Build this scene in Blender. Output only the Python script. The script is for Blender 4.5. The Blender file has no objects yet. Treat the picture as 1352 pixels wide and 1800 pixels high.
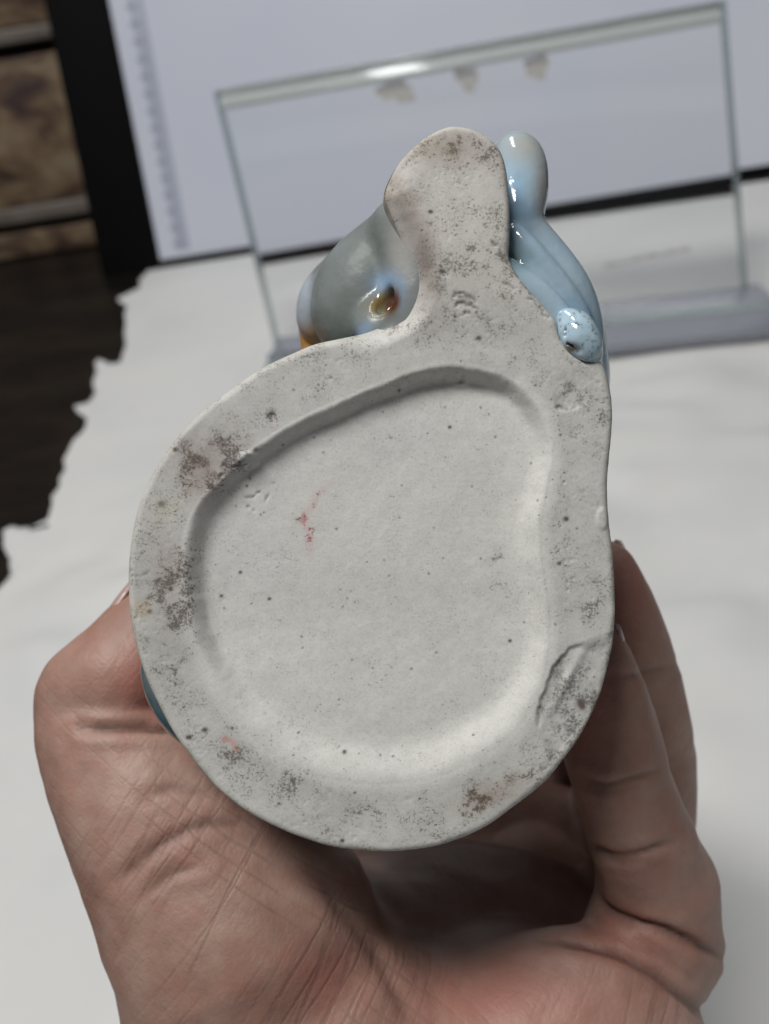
import bpy, math, time
import numpy as np
from mathutils import Matrix, Vector
T0 = time.time()
S = 0.01                       # everything below is worked out in centimetres
scene = bpy.context.scene

# ------------------------------------------------------------------ camera
F = 1845.0; PITCH = 30.0; ROLL = -9.0; CH = 30.0; D0 = 16.0
cd = bpy.data.cameras.new('camera'); cam = bpy.data.objects.new('camera', cd)
scene.collection.objects.link(cam); scene.camera = cam
cd.sensor_fit = 'VERTICAL'; cd.sensor_height = 24.0; cd.lens = 24.0 * F / 1800.0
cd.clip_start = 0.01; cd.clip_end = 20.0
CAMR = Matrix.Rotation(math.radians(90 - PITCH), 4, 'X') @ Matrix.Rotation(math.radians(ROLL), 4, 'Z')
cam.matrix_world = Matrix.Translation((0, 0, CH * S)) @ CAMR
cd.dof.use_dof = True; cd.dof.focus_distance = 0.161; cd.dof.aperture_fstop = 13.0
cd.dof.aperture_blades = 0

# ------------------------------------------------------------------ world, lamps, exposure
w = bpy.data.worlds.new("World"); scene.world = w; w.use_nodes = True
w.node_tree.nodes['Background'].inputs[0].default_value = (0.80, 0.84, 0.90, 1)
w.node_tree.nodes['Background'].inputs[1].default_value = 0.08
def area(name, loc, target, sx, sy, power, col):
    l = bpy.data.lights.new(name, 'AREA'); l.shape = 'RECTANGLE'; l.size = sx; l.size_y = sy
    l.energy = power; l.color = col
    o = bpy.data.objects.new(name, l); scene.collection.objects.link(o)
    o.location = loc
    o.rotation_euler = (Vector(target) - Vector(loc)).to_track_quat('-Z', 'Y').to_euler()
    return o
area('ceiling_light_near', (-0.40, -0.12, 1.55), (0, 0.3, 0.1), 0.8, 0.20, 18, (1.0, 0.985, 0.95))
area('ceiling_light_far', (-0.17, 1.08, 1.75), (-0.20, 1.001, 0), 0.21, 1.0, 9, (0.97, 0.99, 1.0)).rotation_euler = (0, 0, 0)
scene.view_settings.view_transform = 'Standard'; scene.view_settings.look = 'None'
scene.view_settings.exposure = 0.13; scene.view_settings.gamma = 1.0

# ------------------------------------------------------------------ numpy helpers
R3 = np.array(CAMR.to_3x3()); CC = np.array([0, 0, CH])
def ray(px, py): return R3 @ np.array([(px - 676) / F, -(py - 900) / F, -1.0])
def on_plane(px, py, A, N):
    r = ray(px, py); return CC + r * (np.dot(N, A - CC) / np.dot(N, r))
def tab(px, py, z=0.0): return on_plane(px, py, np.array([0, 0, z]), np.array([0, 0, 1.0]))
def H(px, py, d):               # image pixel placed along its camera ray at a given depth, camera axes (cm, z towards the viewer, 0 = foot of figurine)
    return np.array([(px - 676) * d / F, -(py - 900) * d / F, D0 - d])
CAM_FRAME = Matrix.Translation(Vector(CC * S)) @ CAMR @ Matrix.Translation((0, 0, -D0 * S))  # camera's own axes, origin moved along the line of sight to the figurine foot

def smooth(t): t = np.clip(t, 0, 1); return t * t * (3 - 2 * t)
def vnoise2(x, y, cell, seed):
    rng = np.random.RandomState(seed); T = rng.rand(128, 128)
    u = x / cell + 1000.37; v = y / cell + 1000.71
    i = np.floor(u).astype(int); j = np.floor(v).astype(int)
    fu = smooth(u - i); fv = smooth(v - j)
    a = T[i % 128, j % 128]; b = T[(i + 1) % 128, j % 128]; c = T[i % 128, (j + 1) % 128]; d = T[(i + 1) % 128, (j + 1) % 128]
    return (a * (1 - fu) + b * fu) * (1 - fv) + (c * (1 - fu) + d * fu) * fv
def fbm2(x, y, cell, seed, o=4):
    r = 0; a = 1; t = 0
    for k in range(o): r = r + a * vnoise2(x, y, cell, seed + k * 7); t += a; a *= .55; cell *= .48
    return r / t
def vnoise3(P, cell, seed):
    rng = np.random.RandomState(seed); n = 32; T = rng.rand(n, n, n)
    U = P / cell + 500.3; I = np.floor(U).astype(int); f = smooth(U - I); r = 0
    for dx in (0, 1):
        for dy in (0, 1):
            for dz in (0, 1):
                wgt = (f[:, 0] if dx else 1 - f[:, 0]) * (f[:, 1] if dy else 1 - f[:, 1]) * (f[:, 2] if dz else 1 - f[:, 2])
                r = r + wgt * T[(I[:, 0] + dx) % n, (I[:, 1] + dy) % n, (I[:, 2] + dz) % n]
    return r
def fbm3(P, cell, seed, o=3):
    r = 0; a = 1; t = 0
    for k in range(o): r = r + a * vnoise3(P, cell, seed + k); t += a; a *= .5; cell *= .5
    return r / t
def catmull(pts, n=6, closed=True):
    P = np.array(pts, float); m = len(P); out = []
    for i in range(m if closed else m - 1):
        if closed: a, b, c, d = P[(i - 1) % m], P[i], P[(i + 1) % m], P[(i + 2) % m]
        else: a, b, c, d = P[max(i - 1, 0)], P[i], P[i + 1], P[min(i + 2, m - 1)]
        for k in range(n):
            t = k / n
            out.append(.5 * ((2 * b) + (-a + c) * t + (2 * a - 5 * b + 4 * c - d) * t * t + (-a + 3 * b - 3 * c + d) * t ** 3))
    if not closed: out.append(P[-1])
    return np.array(out)
def poly_sdf(X, Y, poly):       # negative inside; also the nearest point on the outline
    x = X.ravel(); y = Y.ravel(); best = np.full(x.shape, 1e18); nx = x.copy(); ny = y.copy(); ins = np.zeros(x.shape, bool)
    m = len(poly)
    for i in range(m):
        ax, ay = poly[i]; bx, by = poly[(i + 1) % m]
        ex, ey = bx - ax, by - ay; L = ex * ex + ey * ey + 1e-12
        t = np.clip(((x - ax) * ex + (y - ay) * ey) / L, 0, 1)
        qx = ax + t * ex; qy = ay + t * ey; d = (x - qx) ** 2 + (y - qy) ** 2
        k = d < best; best[k] = d[k]; nx[k] = qx[k]; ny[k] = qy[k]
        if (by > ay) or (by < ay):
            c = ((ay > y) != (by > y)) & (x < ex * (y - ay) / (ey if abs(ey) > 1e-12 else 1e-12) + ax)
            ins ^= c
    s = np.sqrt(best); s[ins] *= -1
    return s.reshape(X.shape), nx.reshape(X.shape), ny.reshape(X.shape)
def line_dist(X, Y, pts):
    best = np.full(X.shape, 1e9)
    for (ax, ay), (bx, by) in zip(pts[:-1], pts[1:]):
        ex, ey = bx - ax, by - ay; t = np.clip(((X - ax) * ex + (Y - ay) * ey) / (ex * ex + ey * ey + 1e-9), 0, 1)
        best = np.minimum(best, np.hypot(X - ax - t * ex, Y - ay - t * ey))
    return best
def grid_sheet(poly, step):     # regular grid trimmed to an outline, border vertices snapped onto it
    x0, y0 = poly.min(0) - step; x1, y1 = poly.max(0) + step
    xs = np.arange(x0, x1 + step, step); ys = np.arange(y0, y1 + step, step)
    X, Y = np.meshgrid(xs, ys, indexing='ij'); s, nx, ny = poly_sdf(X, Y, poly)
    ins = s < 0
    q = ins[:-1, :-1] | ins[1:, :-1] | ins[:-1, 1:] | ins[1:, 1:]
    I, J = np.nonzero(q); n = len(ys); idx = lambda i, j: i * n + j
    faces = np.stack([idx(I, J), idx(I + 1, J), idx(I + 1, J + 1), idx(I, J + 1)], 1)
    out = ~ins; X = np.where(out, nx, X); Y = np.where(out, ny, Y); s = np.where(out, 0, s)
    used = np.unique(faces); remap = -np.ones(X.size, int); remap[used] = np.arange(len(used))
    return X.ravel()[used], Y.ravel()[used], s.ravel()[used], remap[faces]
def mesh_np(name, V, faces, mat, parent=None, cols=None, smoothed=True, scale=S):
    me = bpy.data.meshes.new(name); V = np.asarray(V, float) * scale
    fl = np.asarray(faces); k = fl.shape[1]
    me.vertices.add(len(V)); me.vertices.foreach_set('co', V.ravel())
    me.loops.add(fl.size); me.loops.foreach_set('vertex_index', fl.ravel())
    me.polygons.add(len(fl)); me.polygons.foreach_set('loop_start', np.arange(0, fl.size, k))
    me.update(calc_edges=True); me.validate()
    if smoothed: me.polygons.foreach_set('use_smooth', np.ones(len(me.polygons), bool))
    if cols is not None:
        for nm, c in cols.items():
            a = me.color_attributes.new(nm, 'FLOAT_COLOR', 'POINT')
            if c.ndim == 1: c = np.stack([c, c, c], 1)
            a.data.foreach_set('color', np.hstack([np.clip(c, 0, 1), np.ones((len(c), 1))]).ravel())
    me.materials.append(mat)
    o = bpy.data.objects.new(name, me); scene.collection.objects.link(o)
    if parent: o.parent = parent
    return o
def tag(o, label=None, cat=None, kind=None, group=None):
    if label: o['label'] = label
    if cat: o['category'] = cat
    if kind: o['kind'] = kind
    if group: o['group'] = group
    return o
def empty(name, mw, label, cat):
    o = bpy.data.objects.new(name, None); o.empty_display_size = .02
    scene.collection.objects.link(o); o.matrix_world = mw; return tag(o, label, cat)
def quad_box(c8):               # box from 4 back + 4 front corners
    return np.array(c8), np.array([[0, 3, 2, 1], [4, 5, 6, 7], [0, 1, 5, 4], [1, 2, 6, 5], [2, 3, 7, 6], [3, 0, 4, 7]])
def slab(name, corners, nrm, th, mat, parent=None, bevel=0.0, origin=None):
    c = [np.array(p, float) for p in corners]; n = np.array(nrm, float)
    V, Fc = quad_box(c + [p + n * th for p in c])
    if origin is not None: V = V - origin
    o = mesh_np(name, V, Fc, mat, parent, smoothed=False)
    if bevel:
        b = o.modifiers.new('b', 'BEVEL'); b.width = bevel * S; b.segments = 3; b.limit_method = 'ANGLE'
    import bmesh
    bm = bmesh.new(); bm.from_mesh(o.data); bmesh.ops.recalc_face_normals(bm, faces=bm.faces); bm.to_mesh(o.data); bm.free()
    return o

# ------------------------------------------------------------------ signed distance modelling
def surface_nets(vals, org, h):
    nx, ny, nz = vals.shape; neg = vals < 0
    c = [(0,0,0),(1,0,0),(0,1,0),(1,1,0),(0,0,1),(1,0,1),(0,1,1),(1,1,1)]
    sub = lambda a, o: a[o[0]:nx - 1 + o[0], o[1]:ny - 1 + o[1], o[2]:nz - 1 + o[2]]
    cnt = sum(sub(neg, o).astype(np.int8) for o in c); act = (cnt > 0) & (cnt < 8)
    ids = -np.ones(act.shape, int); I, J, K = np.nonzero(act); ids[I, J, K] = np.arange(len(I))
    acc = np.zeros((len(I), 3)); num = np.zeros(len(I))
    for a in range(8):
        for ax in range(3):
            if c[a][ax]: continue
            b = list(c[a]); b[ax] = 1
            va = vals[I + c[a][0], J + c[a][1], K + c[a][2]]; vb = vals[I + b[0], J + b[1], K + b[2]]
            m = (va < 0) != (vb < 0); t = np.where(m, va / np.where(m, va - vb, 1), 0)
            p = np.tile(np.array(c[a], float), (len(I), 1)); p[:, ax] = t
            acc[m] += p[m]; num[m] += 1
    V = acc / num[:, None] + np.stack([I, J, K], 1)
    faces = []
    for ax in range(3):
        o1, o2 = [(1, 2), (2, 0), (0, 1)][ax]
        lo = [slice(1, n - 1) for n in vals.shape]; hi = [slice(1, n - 1) for n in vals.shape]
        lo[ax] = slice(0, vals.shape[ax] - 1); hi[ax] = slice(1, vals.shape[ax])
        A = neg[tuple(lo)]; B = neg[tuple(hi)]
        for flip in (0, 1):
            e = (A & ~B) if not flip else (~A & B)
            idx = list(np.nonzero(e)); 
            for q in range(3):
                if q != ax: idx[q] = idx[q] + 1
            def cell(d1, d2):
                z = [i.copy() for i in idx]; z[o1] += d1; z[o2] += d2; return ids[z[0], z[1], z[2]]
            f = np.stack([cell(-1, -1), cell(0, -1), cell(0, 0), cell(-1, 0)], 1)
            faces.append(f if not flip else f[:, ::-1])
    return V * h + org, np.vstack(faces)
class Vol:
    def __init__(s, lo, hi, h):
        s.lo = np.array(lo, float); s.h = h; n = np.ceil((np.array(hi) - s.lo) / h).astype(int)
        g = [s.lo[k] + np.arange(n[k]) * h for k in range(3)]; s.g = g
        s.d = np.full(tuple(n), 9.0, np.float32)
    def _win(s, lo, hi):
        sl = []
        for k in range(3):
            a = int(np.clip((lo[k] - s.lo[k]) / s.h, 0, len(s.g[k]))); b = int(np.clip((hi[k] - s.lo[k]) / s.h + 1, 0, len(s.g[k])))
            sl.append(slice(a, b))
        X, Y, Z = np.meshgrid(*[s.g[k][sl[k]] for k in range(3)], indexing='ij')
        return tuple(sl), X.astype(np.float32), Y.astype(np.float32), Z.astype(np.float32)
    def put(s, sl, v, k, sub=False):
        o = s.d[sl]
        if sub: v = -v; hh = np.clip(.5 - .5 * (v - o) / max(k, 1e-6) * 1.0, 0, 1); s.d[sl] = v * (1 - hh) + o * hh + k * hh * (1 - hh)
        else: hh = np.clip(.5 + .5 * (v - o) / max(k, 1e-6), 0, 1); s.d[sl] = v * (1 - hh) + o * hh - k * hh * (1 - hh)
    def cone(s, a, b, ra, rb, k=.15, sub=False, pad=.8):
        a = np.array(a, float); b = np.array(b, float); r = max(ra, rb) + pad + k
        sl, X, Y, Z = s._win(np.minimum(a, b) - r, np.maximum(a, b) + r)
        if X.size == 0: return
        e = b - a; L = e @ e + 1e-9
        t = np.clip(((X - a[0]) * e[0] + (Y - a[1]) * e[1] + (Z - a[2]) * e[2]) / L, 0, 1)
        v = np.sqrt((X - a[0] - t * e[0]) ** 2 + (Y - a[1] - t * e[1]) ** 2 + (Z - a[2] - t * e[2]) ** 2) - (ra + (rb - ra) * t)
        s.put(sl, v, k, sub)
    def chain(s, pts, k=.15, sub=False):
        if len(pts) > 2:
            q4 = catmull([list(p[0]) + [p[1]] for p in pts], 4, False); pts = [(q[:3], q[3]) for q in q4]
        for p, q in zip(pts[:-1], pts[1:]): s.cone(p[0], q[0], p[1], q[1], k, sub)
    def ell(s, c, r, k=.3, rot=0, sub=False, pad=.8):
        c = np.array(c, float); m = max(r) + pad + k
        sl, X, Y, Z = s._win(c - m, c + m)
        if X.size == 0: return
        X = X - c[0]; Y = Y - c[1]; Z = Z - c[2]; cr, sr = math.cos(rot), math.sin(rot)
        X, Y = X * cr + Y * sr, -X * sr + Y * cr
        k0 = np.sqrt((X / r[0]) ** 2 + (Y / r[1]) ** 2 + (Z / r[2]) ** 2) + 1e-6
        k1 = np.sqrt((X / r[0] ** 2) ** 2 + (Y / r[1] ** 2) ** 2 + (Z / r[2] ** 2) ** 2) + 1e-6
        s.put(sl, k0 * (k0 - 1) / k1, k, sub)
    def mesh(s): return surface_nets(s.d, s.lo, s.h)
def C(px, py, d, rpx): return (H(px, py, d), rpx * d / F)   # sphere of a chain, radius given as seen

# ------------------------------------------------------------------ materials
def new_mat(name):
    m = bpy.data.materials.new(name); m.use_nodes = True; nt = m.node_tree
    return m, nt, nt.nodes['Principled BSDF']
def N(nt, t, **kw):
    n = nt.nodes.new(t)
    for k, v in kw.items():
        if k in n.inputs: n.inputs[k].default_value = v
        else: setattr(n, k, v)
    return n
def noise(nt, scale, detail=4, rough=.6, vec=None, dist=0):
    n = N(nt, 'ShaderNodeTexNoise'); n.inputs['Scale'].default_value = scale; n.inputs['Detail'].default_value = detail
    n.inputs['Roughness'].default_value = rough; n.inputs['Distortion'].default_value = dist
    if vec is None: vec = tc(nt)
    nt.links.new(vec, n.inputs['Vector']); return n.outputs['Fac']
def tc(nt, kind='Object'):
    for n in nt.nodes:
        if n.bl_idname == 'ShaderNodeTexCoord': return n.outputs[kind]
    return nt.nodes.new('ShaderNodeTexCoord').outputs[kind]
def ramp(nt, fac, stops):
    r = nt.nodes.new('ShaderNodeValToRGB'); e = r.color_ramp.elements
    while len(e) > 1: e.remove(e[0])
    for i, (p, c) in enumerate(stops):
        if not hasattr(c, '__len__'): c = (c, c, c)
        x = e[0] if i == 0 else e.new(p)
        x.position = p; x.color = (*c[:3], 1)
    nt.links.new(fac, r.inputs[0]); return r.outputs['Color']
def mix(nt, fac, a, b, mode='MIX'):
    m = nt.nodes.new('ShaderNodeMix'); m.data_type = 'RGBA'; m.blend_type = mode; m.clamp_factor = True
    for s_, v in ((m.inputs[0], fac), (m.inputs[6], a), (m.inputs[7], b)):
        if isinstance(v, (int, float)): s_.default_value = v
        elif isinstance(v, tuple): s_.default_value = (*v[:3], 1)
        else: nt.links.new(v, s_)
    return m.outputs[2]
def attr(nt, name):
    n = nt.nodes.new('ShaderNodeAttribute'); n.attribute_name = name; return n.outputs['Color']
def bump(nt, bsdf, h, strength, dist, chain=None):
    b = nt.nodes.new('ShaderNodeBump'); b.inputs['Strength'].default_value = strength; b.inputs['Distance'].default_value = dist
    nt.links.new(h, b.inputs['Height'])
    if chain is not None: nt.links.new(chain, b.inputs['Normal'])
    if bsdf: nt.links.new(b.outputs[0], bsdf.inputs['Normal'])
    return b.outputs[0]

def mat_bisque():
    m, nt, b = new_mat('bisque_clay'); L = nt.links
    col = attr(nt, 'tint')
    fine = ramp(nt, noise(nt, 2600, 3, .7), [(.30, .86), (.5, 1.0), (.7, 1.03)])
    col = mix(nt, 1.0, col, fine, 'MULTIPLY')
    # sparse pin-point specks in the clay body
    ga = attr(nt, 'grime'); gcol = attr(nt, 'grime_tint')
    def speck(scale, seed_off, width, gain, base):
        m3 = N(nt, 'ShaderNodeMapping'); L.new(tc(nt), m3.inputs['Vector']); m3.inputs['Location'].default_value = (seed_off, seed_off, 0)
        nn = noise(nt, scale, 3, .75, m3.outputs[0])
        a1 = N(nt, 'ShaderNodeMath', operation='MULTIPLY_ADD'); L.new(ga, a1.inputs[0]); a1.inputs[1].default_value = gain; a1.inputs[2].default_value = -base
        a2 = N(nt, 'ShaderNodeMath', operation='ADD'); L.new(nn, a2.inputs[0]); L.new(a1.outputs[0], a2.inputs[1])
        a3 = N(nt, 'ShaderNodeMath', operation='DIVIDE', use_clamp=True); L.new(a2.outputs[0], a3.inputs[0]); a3.inputs[1].default_value = width
        gate = N(nt, 'ShaderNodeMath', operation='MULTIPLY', use_clamp=True); L.new(ga, gate.inputs[0]); gate.inputs[1].default_value = 3.2
        a4 = N(nt, 'ShaderNodeMath', operation='MULTIPLY', use_clamp=True); L.new(a3.outputs[0], a4.inputs[0]); L.new(gate.outputs[0], a4.inputs[1])
        a5 = N(nt, 'ShaderNodeMath', operation='MULTIPLY'); L.new(a4.outputs[0], a5.inputs[0]); a5.inputs[1].default_value = .85
        return a5.outputs[0]
    col = mix(nt, speck(2300, .3, .12, .24, .655), col, gcol)
    col = mix(nt, speck(900, .7, .16, .24, .69), col, gcol)
    v = N(nt, 'ShaderNodeTexVoronoi'); v.inputs['Scale'].default_value = 420; L.new(tc(nt), v.inputs['Vector'])
    sp = ramp(nt, v.outputs['Distance'], [(.07, 1.0), (.13, 0.0)])
    keep = ramp(nt, v.outputs['Color'], [(.62, 0.0), (.70, 1.0)])
    k = mix(nt, 1.0, sp, keep, 'MULTIPLY'); k = mix(nt, 1.0, k, (.55, .55, .55), 'MULTIPLY')
    col = mix(nt, k, col, (.16, .13, .11))
    L.new(col, b.inputs['Base Color']); b.inputs['Roughness'].default_value = .78
    b.inputs['Specular IOR Level'].default_value = .25
    n1 = bump(nt, None, noise(nt, 1500, 4, .7), .22, .0002)
    bump(nt, b, noise(nt, 380, 4, .6), .12, .0004, n1)
    return m
def mat_glaze():
    m, nt, b = new_mat('lustre_glaze'); L = nt.links
    col = mix(nt, ramp(nt, noise(nt, 170, 4, .6), [(.4, 0), (.8, .18)]), attr(nt, 'tint'), (.48, .56, .60))
    L.new(col, b.inputs['Base Color']); gr_ = ramp(nt, attr(nt, 'satin'), [(0, .10), (1, .40)]); L.new(ramp(nt, attr(nt, 'satin'), [(0, .5), (1, .22)]), b.inputs['Specular IOR Level']); L.new(ramp(nt, attr(nt, 'satin'), [(0, .3), (1, .04)]), b.inputs['Coat Weight']); L.new(gr_, b.inputs['Roughness']); L.new(gr_, b.inputs['Coat Roughness'])
    b.inputs['Specular IOR Level'].default_value = .5
    b.inputs['Coat Weight'].default_value = .3
    bump(nt, b, noise(nt, 260, 3, .5), .22, .0010)
    return m
def mat_skin():
    m, nt, b = new_mat('skin'); L = nt.links; O = tc(nt)
    base = mix(nt, ramp(nt, noise(nt, 55, 4, .6), [(.38, 0.0), (.62, 1.0)]), (.30, .175, .138), (.40, .262, .215))
    base = mix(nt, ramp(nt, noise(nt, 150, 4, .65), [(.45, 0.0), (.75, .5)]), base, (.36, .16, .12))
    red = attr(nt, 'red'); base = mix(nt, red, base, (.42, .15, .115))
    def rs(deg, sc):
        a = N(nt, 'ShaderNodeMapping'); L.new(O, a.inputs['Vector']); a.inputs['Rotation'].default_value = (0, 0, math.radians(deg))
        b2 = N(nt, 'ShaderNodeMapping'); L.new(a.outputs[0], b2.inputs['Vector']); b2.inputs['Scale'].default_value = sc; return b2
    mp = rs(34, (1.0, .14, .5))
    streak = noise(nt, 900, 3, .55, mp.outputs[0], .6)          # long fine palm lines
    mq = rs(128, (1.0, .12, .5))
    streak2 = noise(nt, 700, 3, .5, mq.outputs[0], .3)
    wr = attr(nt, 'wrinkle')
    s1 = ramp(nt, streak, [(.34, 0.0), (.50, 1.0)]); s2 = ramp(nt, streak2, [(.40, 0.0), (.54, 1.0)])
    both = mix(nt, .5, mix(nt, .55, s1, (1, 1, 1)), mix(nt, .5, s2, (1, 1, 1)))
    def creases(mpn, scale, dist, seed):
        wv = N(nt, 'ShaderNodeTexWave', wave_type='BANDS', bands_direction='X', wave_profile='SIN')
        wv.inputs['Scale'].default_value = scale; wv.inputs['Distortion'].default_value = dist; wv.inputs['Detail'].default_value = 2; wv.inputs['Detail Scale'].default_value = 1.2; wv.inputs['Phase Offset'].default_value = seed
        m2 = rs(mpn, (1, .30, .4))
        L.new(m2.outputs[0], wv.inputs['Vector'])
        ln = ramp(nt, wv.outputs['Fac'], [(.0, 0.0), (.035, .25), (.16, 1.0)])
        gate = ramp(nt, noise(nt, 95, 2, .5, m2.outputs[0]), [(.46, 1.0), (.56, 0.0)])
        return mix(nt, gate, (1, 1, 1), ln)
    c1 = creases(34, 110, 3.5, .3); c2 = creases(24, 70, 5.0, 2.1); c3 = creases(124, 120, 3.0, 1.2)
    both = mix(nt, 1.0, mix(nt, 1.0, mix(nt, .8, (1, 1, 1), c1), mix(nt, .9, (1, 1, 1), c2), 'MULTIPLY'), mix(nt, .5, (1, 1, 1), c3), 'MULTIPLY') if False else mix(nt, .5, both, mix(nt, 1.0, c1, mix(nt, 1.0, c2, c3, 'MULTIPLY'), 'MULTIPLY'))
    h = mix(nt, wr, (1, 1, 1), both)
    v = N(nt, 'ShaderNodeTexVoronoi', feature='DISTANCE_TO_EDGE'); v.inputs['Scale'].default_value = 900; L.new(O, v.inputs['Vector'])
    cell = ramp(nt, v.outputs['Distance'], [(.0, 0.0), (.25, 1.0)])
    n1 = bump(nt, None, h, .34, .0004)
    n2 = bump(nt, None, cell, .16, .00012, n1)
    bump(nt, b, noise(nt, 420, 5, .65), .42, .0004, n2)
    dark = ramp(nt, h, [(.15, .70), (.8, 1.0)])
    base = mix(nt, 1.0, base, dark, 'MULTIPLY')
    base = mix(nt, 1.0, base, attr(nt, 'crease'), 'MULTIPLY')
    L.new(base, b.inputs['Base Color']); b.inputs['Roughness'].default_value = .50
    b.inputs['Specular IOR Level'].default_value = .38
    b.inputs['Subsurface Weight'].default_value = .18; b.inputs['Subsurface Radius'].default_value = (1.0, .35, .2)
    b.inputs['Subsurface Scale'].default_value = .0035
    return m
def mat_plain(name, col, rough=.5, spec=.5, var=None, scale=60, bmp=0):
    m, nt, b = new_mat(name)
    if var:
        c = mix(nt, ramp(nt, noise(nt, scale, 5, .6), [(.3, 0.0), (.7, 1.0)]), col, var); nt.links.new(c, b.inputs['Base Color'])
    else: b.inputs['Base Color'].default_value = (*col, 1)
    b.inputs['Roughness'].default_value = rough; b.inputs['Specular IOR Level'].default_value = spec
    if bmp: bump(nt, b, noise(nt, scale * 3, 4), .3, bmp)
    return m
def mat_acrylic(name, tint, rough=.02, dens=0.0):
    m, nt, b = new_mat(name)
    b.inputs['Base Color'].default_value = (*tint, 1); b.inputs['Transmission Weight'].default_value = 1.0
    b.inputs['Roughness'].default_value = rough; b.inputs['IOR'].default_value = 1.49
    if dens:
        a = nt.nodes.new('ShaderNodeVolumeAbsorption'); a.inputs[0].default_value = (.55, .86, .78, 1); a.inputs[1].default_value = dens
        nt.links.new(a.outputs[0], nt.nodes['Material Output'].inputs['Volume'])
    return m
M_bisque = mat_bisque(); M_glaze = mat_glaze(); M_skin = mat_skin()

# ------------------------------------------------------------------ table, paper
def mat_table():
    m, nt, b = new_mat('dark_table_top'); L = nt.links
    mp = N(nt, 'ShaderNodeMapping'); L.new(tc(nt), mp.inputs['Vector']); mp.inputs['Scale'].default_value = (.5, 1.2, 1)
    c = ramp(nt, noise(nt, 16, 5, .6, mp.outputs[0]), [(.30, (.003, .003, .003)), (.47, (.006, .005, .0045)), (.58, (.014, .010, .007)), (.68, (.006, .010, .0095)), (.8, (.03, .027, .021))])  # brown and teal patches paint blurry reflections into the base colour
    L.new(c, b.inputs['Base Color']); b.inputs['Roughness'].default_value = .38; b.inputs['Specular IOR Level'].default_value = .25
    bump(nt, b, noise(nt, 120, 4), .15, .001)
    return m
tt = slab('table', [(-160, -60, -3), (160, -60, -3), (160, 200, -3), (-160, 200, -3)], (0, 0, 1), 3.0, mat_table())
tag(tt, 'dark glossy table top with painted blurry reflections under the white paper', kind='structure')

def paper_outline():
    px = [(300, 462), (262, 474), (247, 490), (244, 508), (206, 523), (222, 540), (219, 566), (221, 600), (212, 640), (196, 642), (171, 628), (166, 655), (165, 690), (158, 712), (126, 713), (142, 728), (156, 738),
          (146, 757), (122, 782), (112, 820), (106, 850), (92, 876), (88, 905), (82, 915), (91, 938), (80, 946), (60, 940), (47, 928), (22, 926), (6, 932), (4, 958), (14, 978), (20, 1000), (16, 1022), (4, 1034), (-14, 1046)]
    pts = [tab(x, y, .05)[:2] for x, y in px]
    low = [np.array(p) for p in ((-17, 27), (-16.0, 24), (-17.2, 20), (-16, 12), (-17, 0), (-16, -18), (42, -19), (70, -10), (74, 60), (72, 104.5))]
    far = tab(300, 440, .05)[:2]
    # dense ragged edge on the torn side
    out = []
    for i, (p, q) in enumerate(zip(pts[:-1], pts[1:])):
        n = 3; d = q - p; nn = np.array([-d[1], d[0]]) / (np.linalg.norm(d) + 1e-6)
        for k in range(n):
            out.append(p + d * k / n + nn * (math.sin(i * 5.3 + k * 2.1) * .10 + math.sin(i * 12.7 + k * 4.4) * .08))
    return np.array(out + [pts[-1]] + low)
po = paper_outline()
X, Y, s_, Fc = grid_sheet(po, .55)
Z = .06 + 1.3 * smooth((fbm2(X, Y * 1.6, 17, 3, 3) - .42) * 2.2) + .25 * (fbm2(X + .5 * Y, Y, 5.5, 9, 2) - .3)
edge = smooth(-s_ / 3.0); Z = .05 + (Z - .05) * (.35 + .65 * edge); Z = np.maximum(Z, .05)
Z = np.where(Y > 60, .05 + (Z - .05) * np.clip(1 - (Y - 60) / 12, .05, 1), Z)
def mat_paper():
    m, nt, b = new_mat('white_paper')
    c = mix(nt, ramp(nt, noise(nt, 9, 4, .6), [(.35, 0.0), (.7, 1.0)]), (.63, .625, .61), (.575, .575, .575))
    c = mix(nt, ramp(nt, noise(nt, 30, 6, .6), [(.72, 0.0), (.80, .35)]), c, (.50, .50, .44))
    nt.links.new(c, b.inputs['Base Color']); b.inputs['Roughness'].default_value = .55; b.inputs['Specular IOR Level'].default_value = .3
    bump(nt, b, noise(nt, 60, 4), .15, .001)
    return m
pp = mesh_np('paper_sheet', np.stack([X, Y, Z], 1), Fc[:, ::1], mat_paper())
sm = pp.modifiers.new('t', 'SOLIDIFY'); sm.thickness = .0004; sm.offset = -1
tag(pp, 'large white paper sheet with ragged torn left edge spread over the dark table', 'paper')

# ------------------------------------------------------------------ screen behind
t = math.radians(16)
A = tab(285, 468); B = tab(1352, 300); u = (B - A) / np.linalg.norm(B - A)
A = A + np.array([0, 0, 0.9]); n0 = np.cross([0, 0, 1.0], u); up = np.array([0, 0, 1]) * math.cos(t) + n0 * math.sin(t)
nrm = np.cross(u, up)           # towards the viewer
if nrm[1] > 0: nrm = -nrm
A = on_plane(285, 468, A, nrm)
def sp(a, b, c=0.0): return A + u * a + up * b + nrm * c
scr_m, nt, b = new_mat('lit_white_screen')
cc = mix(nt, ramp(nt, noise(nt, 5, 3, .5), [(.3, 0.0), (.7, 1.0)]), (.355, .375, .43), (.385, .395, .435))
nt.links.new(cc, b.inputs['Emission Color']); b.inputs['Emission Strength'].default_value = .86
b.inputs['Base Color'].default_value = (.10, .10, .11, 1); b.inputs['Roughness'].default_value = .35; b.inputs['Specular IOR Level'].default_value = .3
def loc_mw(p): return Matrix.Translation(Vector(p * S))
SC = empty('display_screen', loc_mw(sp(30, -1.2)), 'white lit display screen in a black frame standing behind the clear stand', 'screen')
org = sp(30, -1.2)
M_bez = mat_plain('black_bezel', (.004, .004, .0045), .6, .05)
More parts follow.
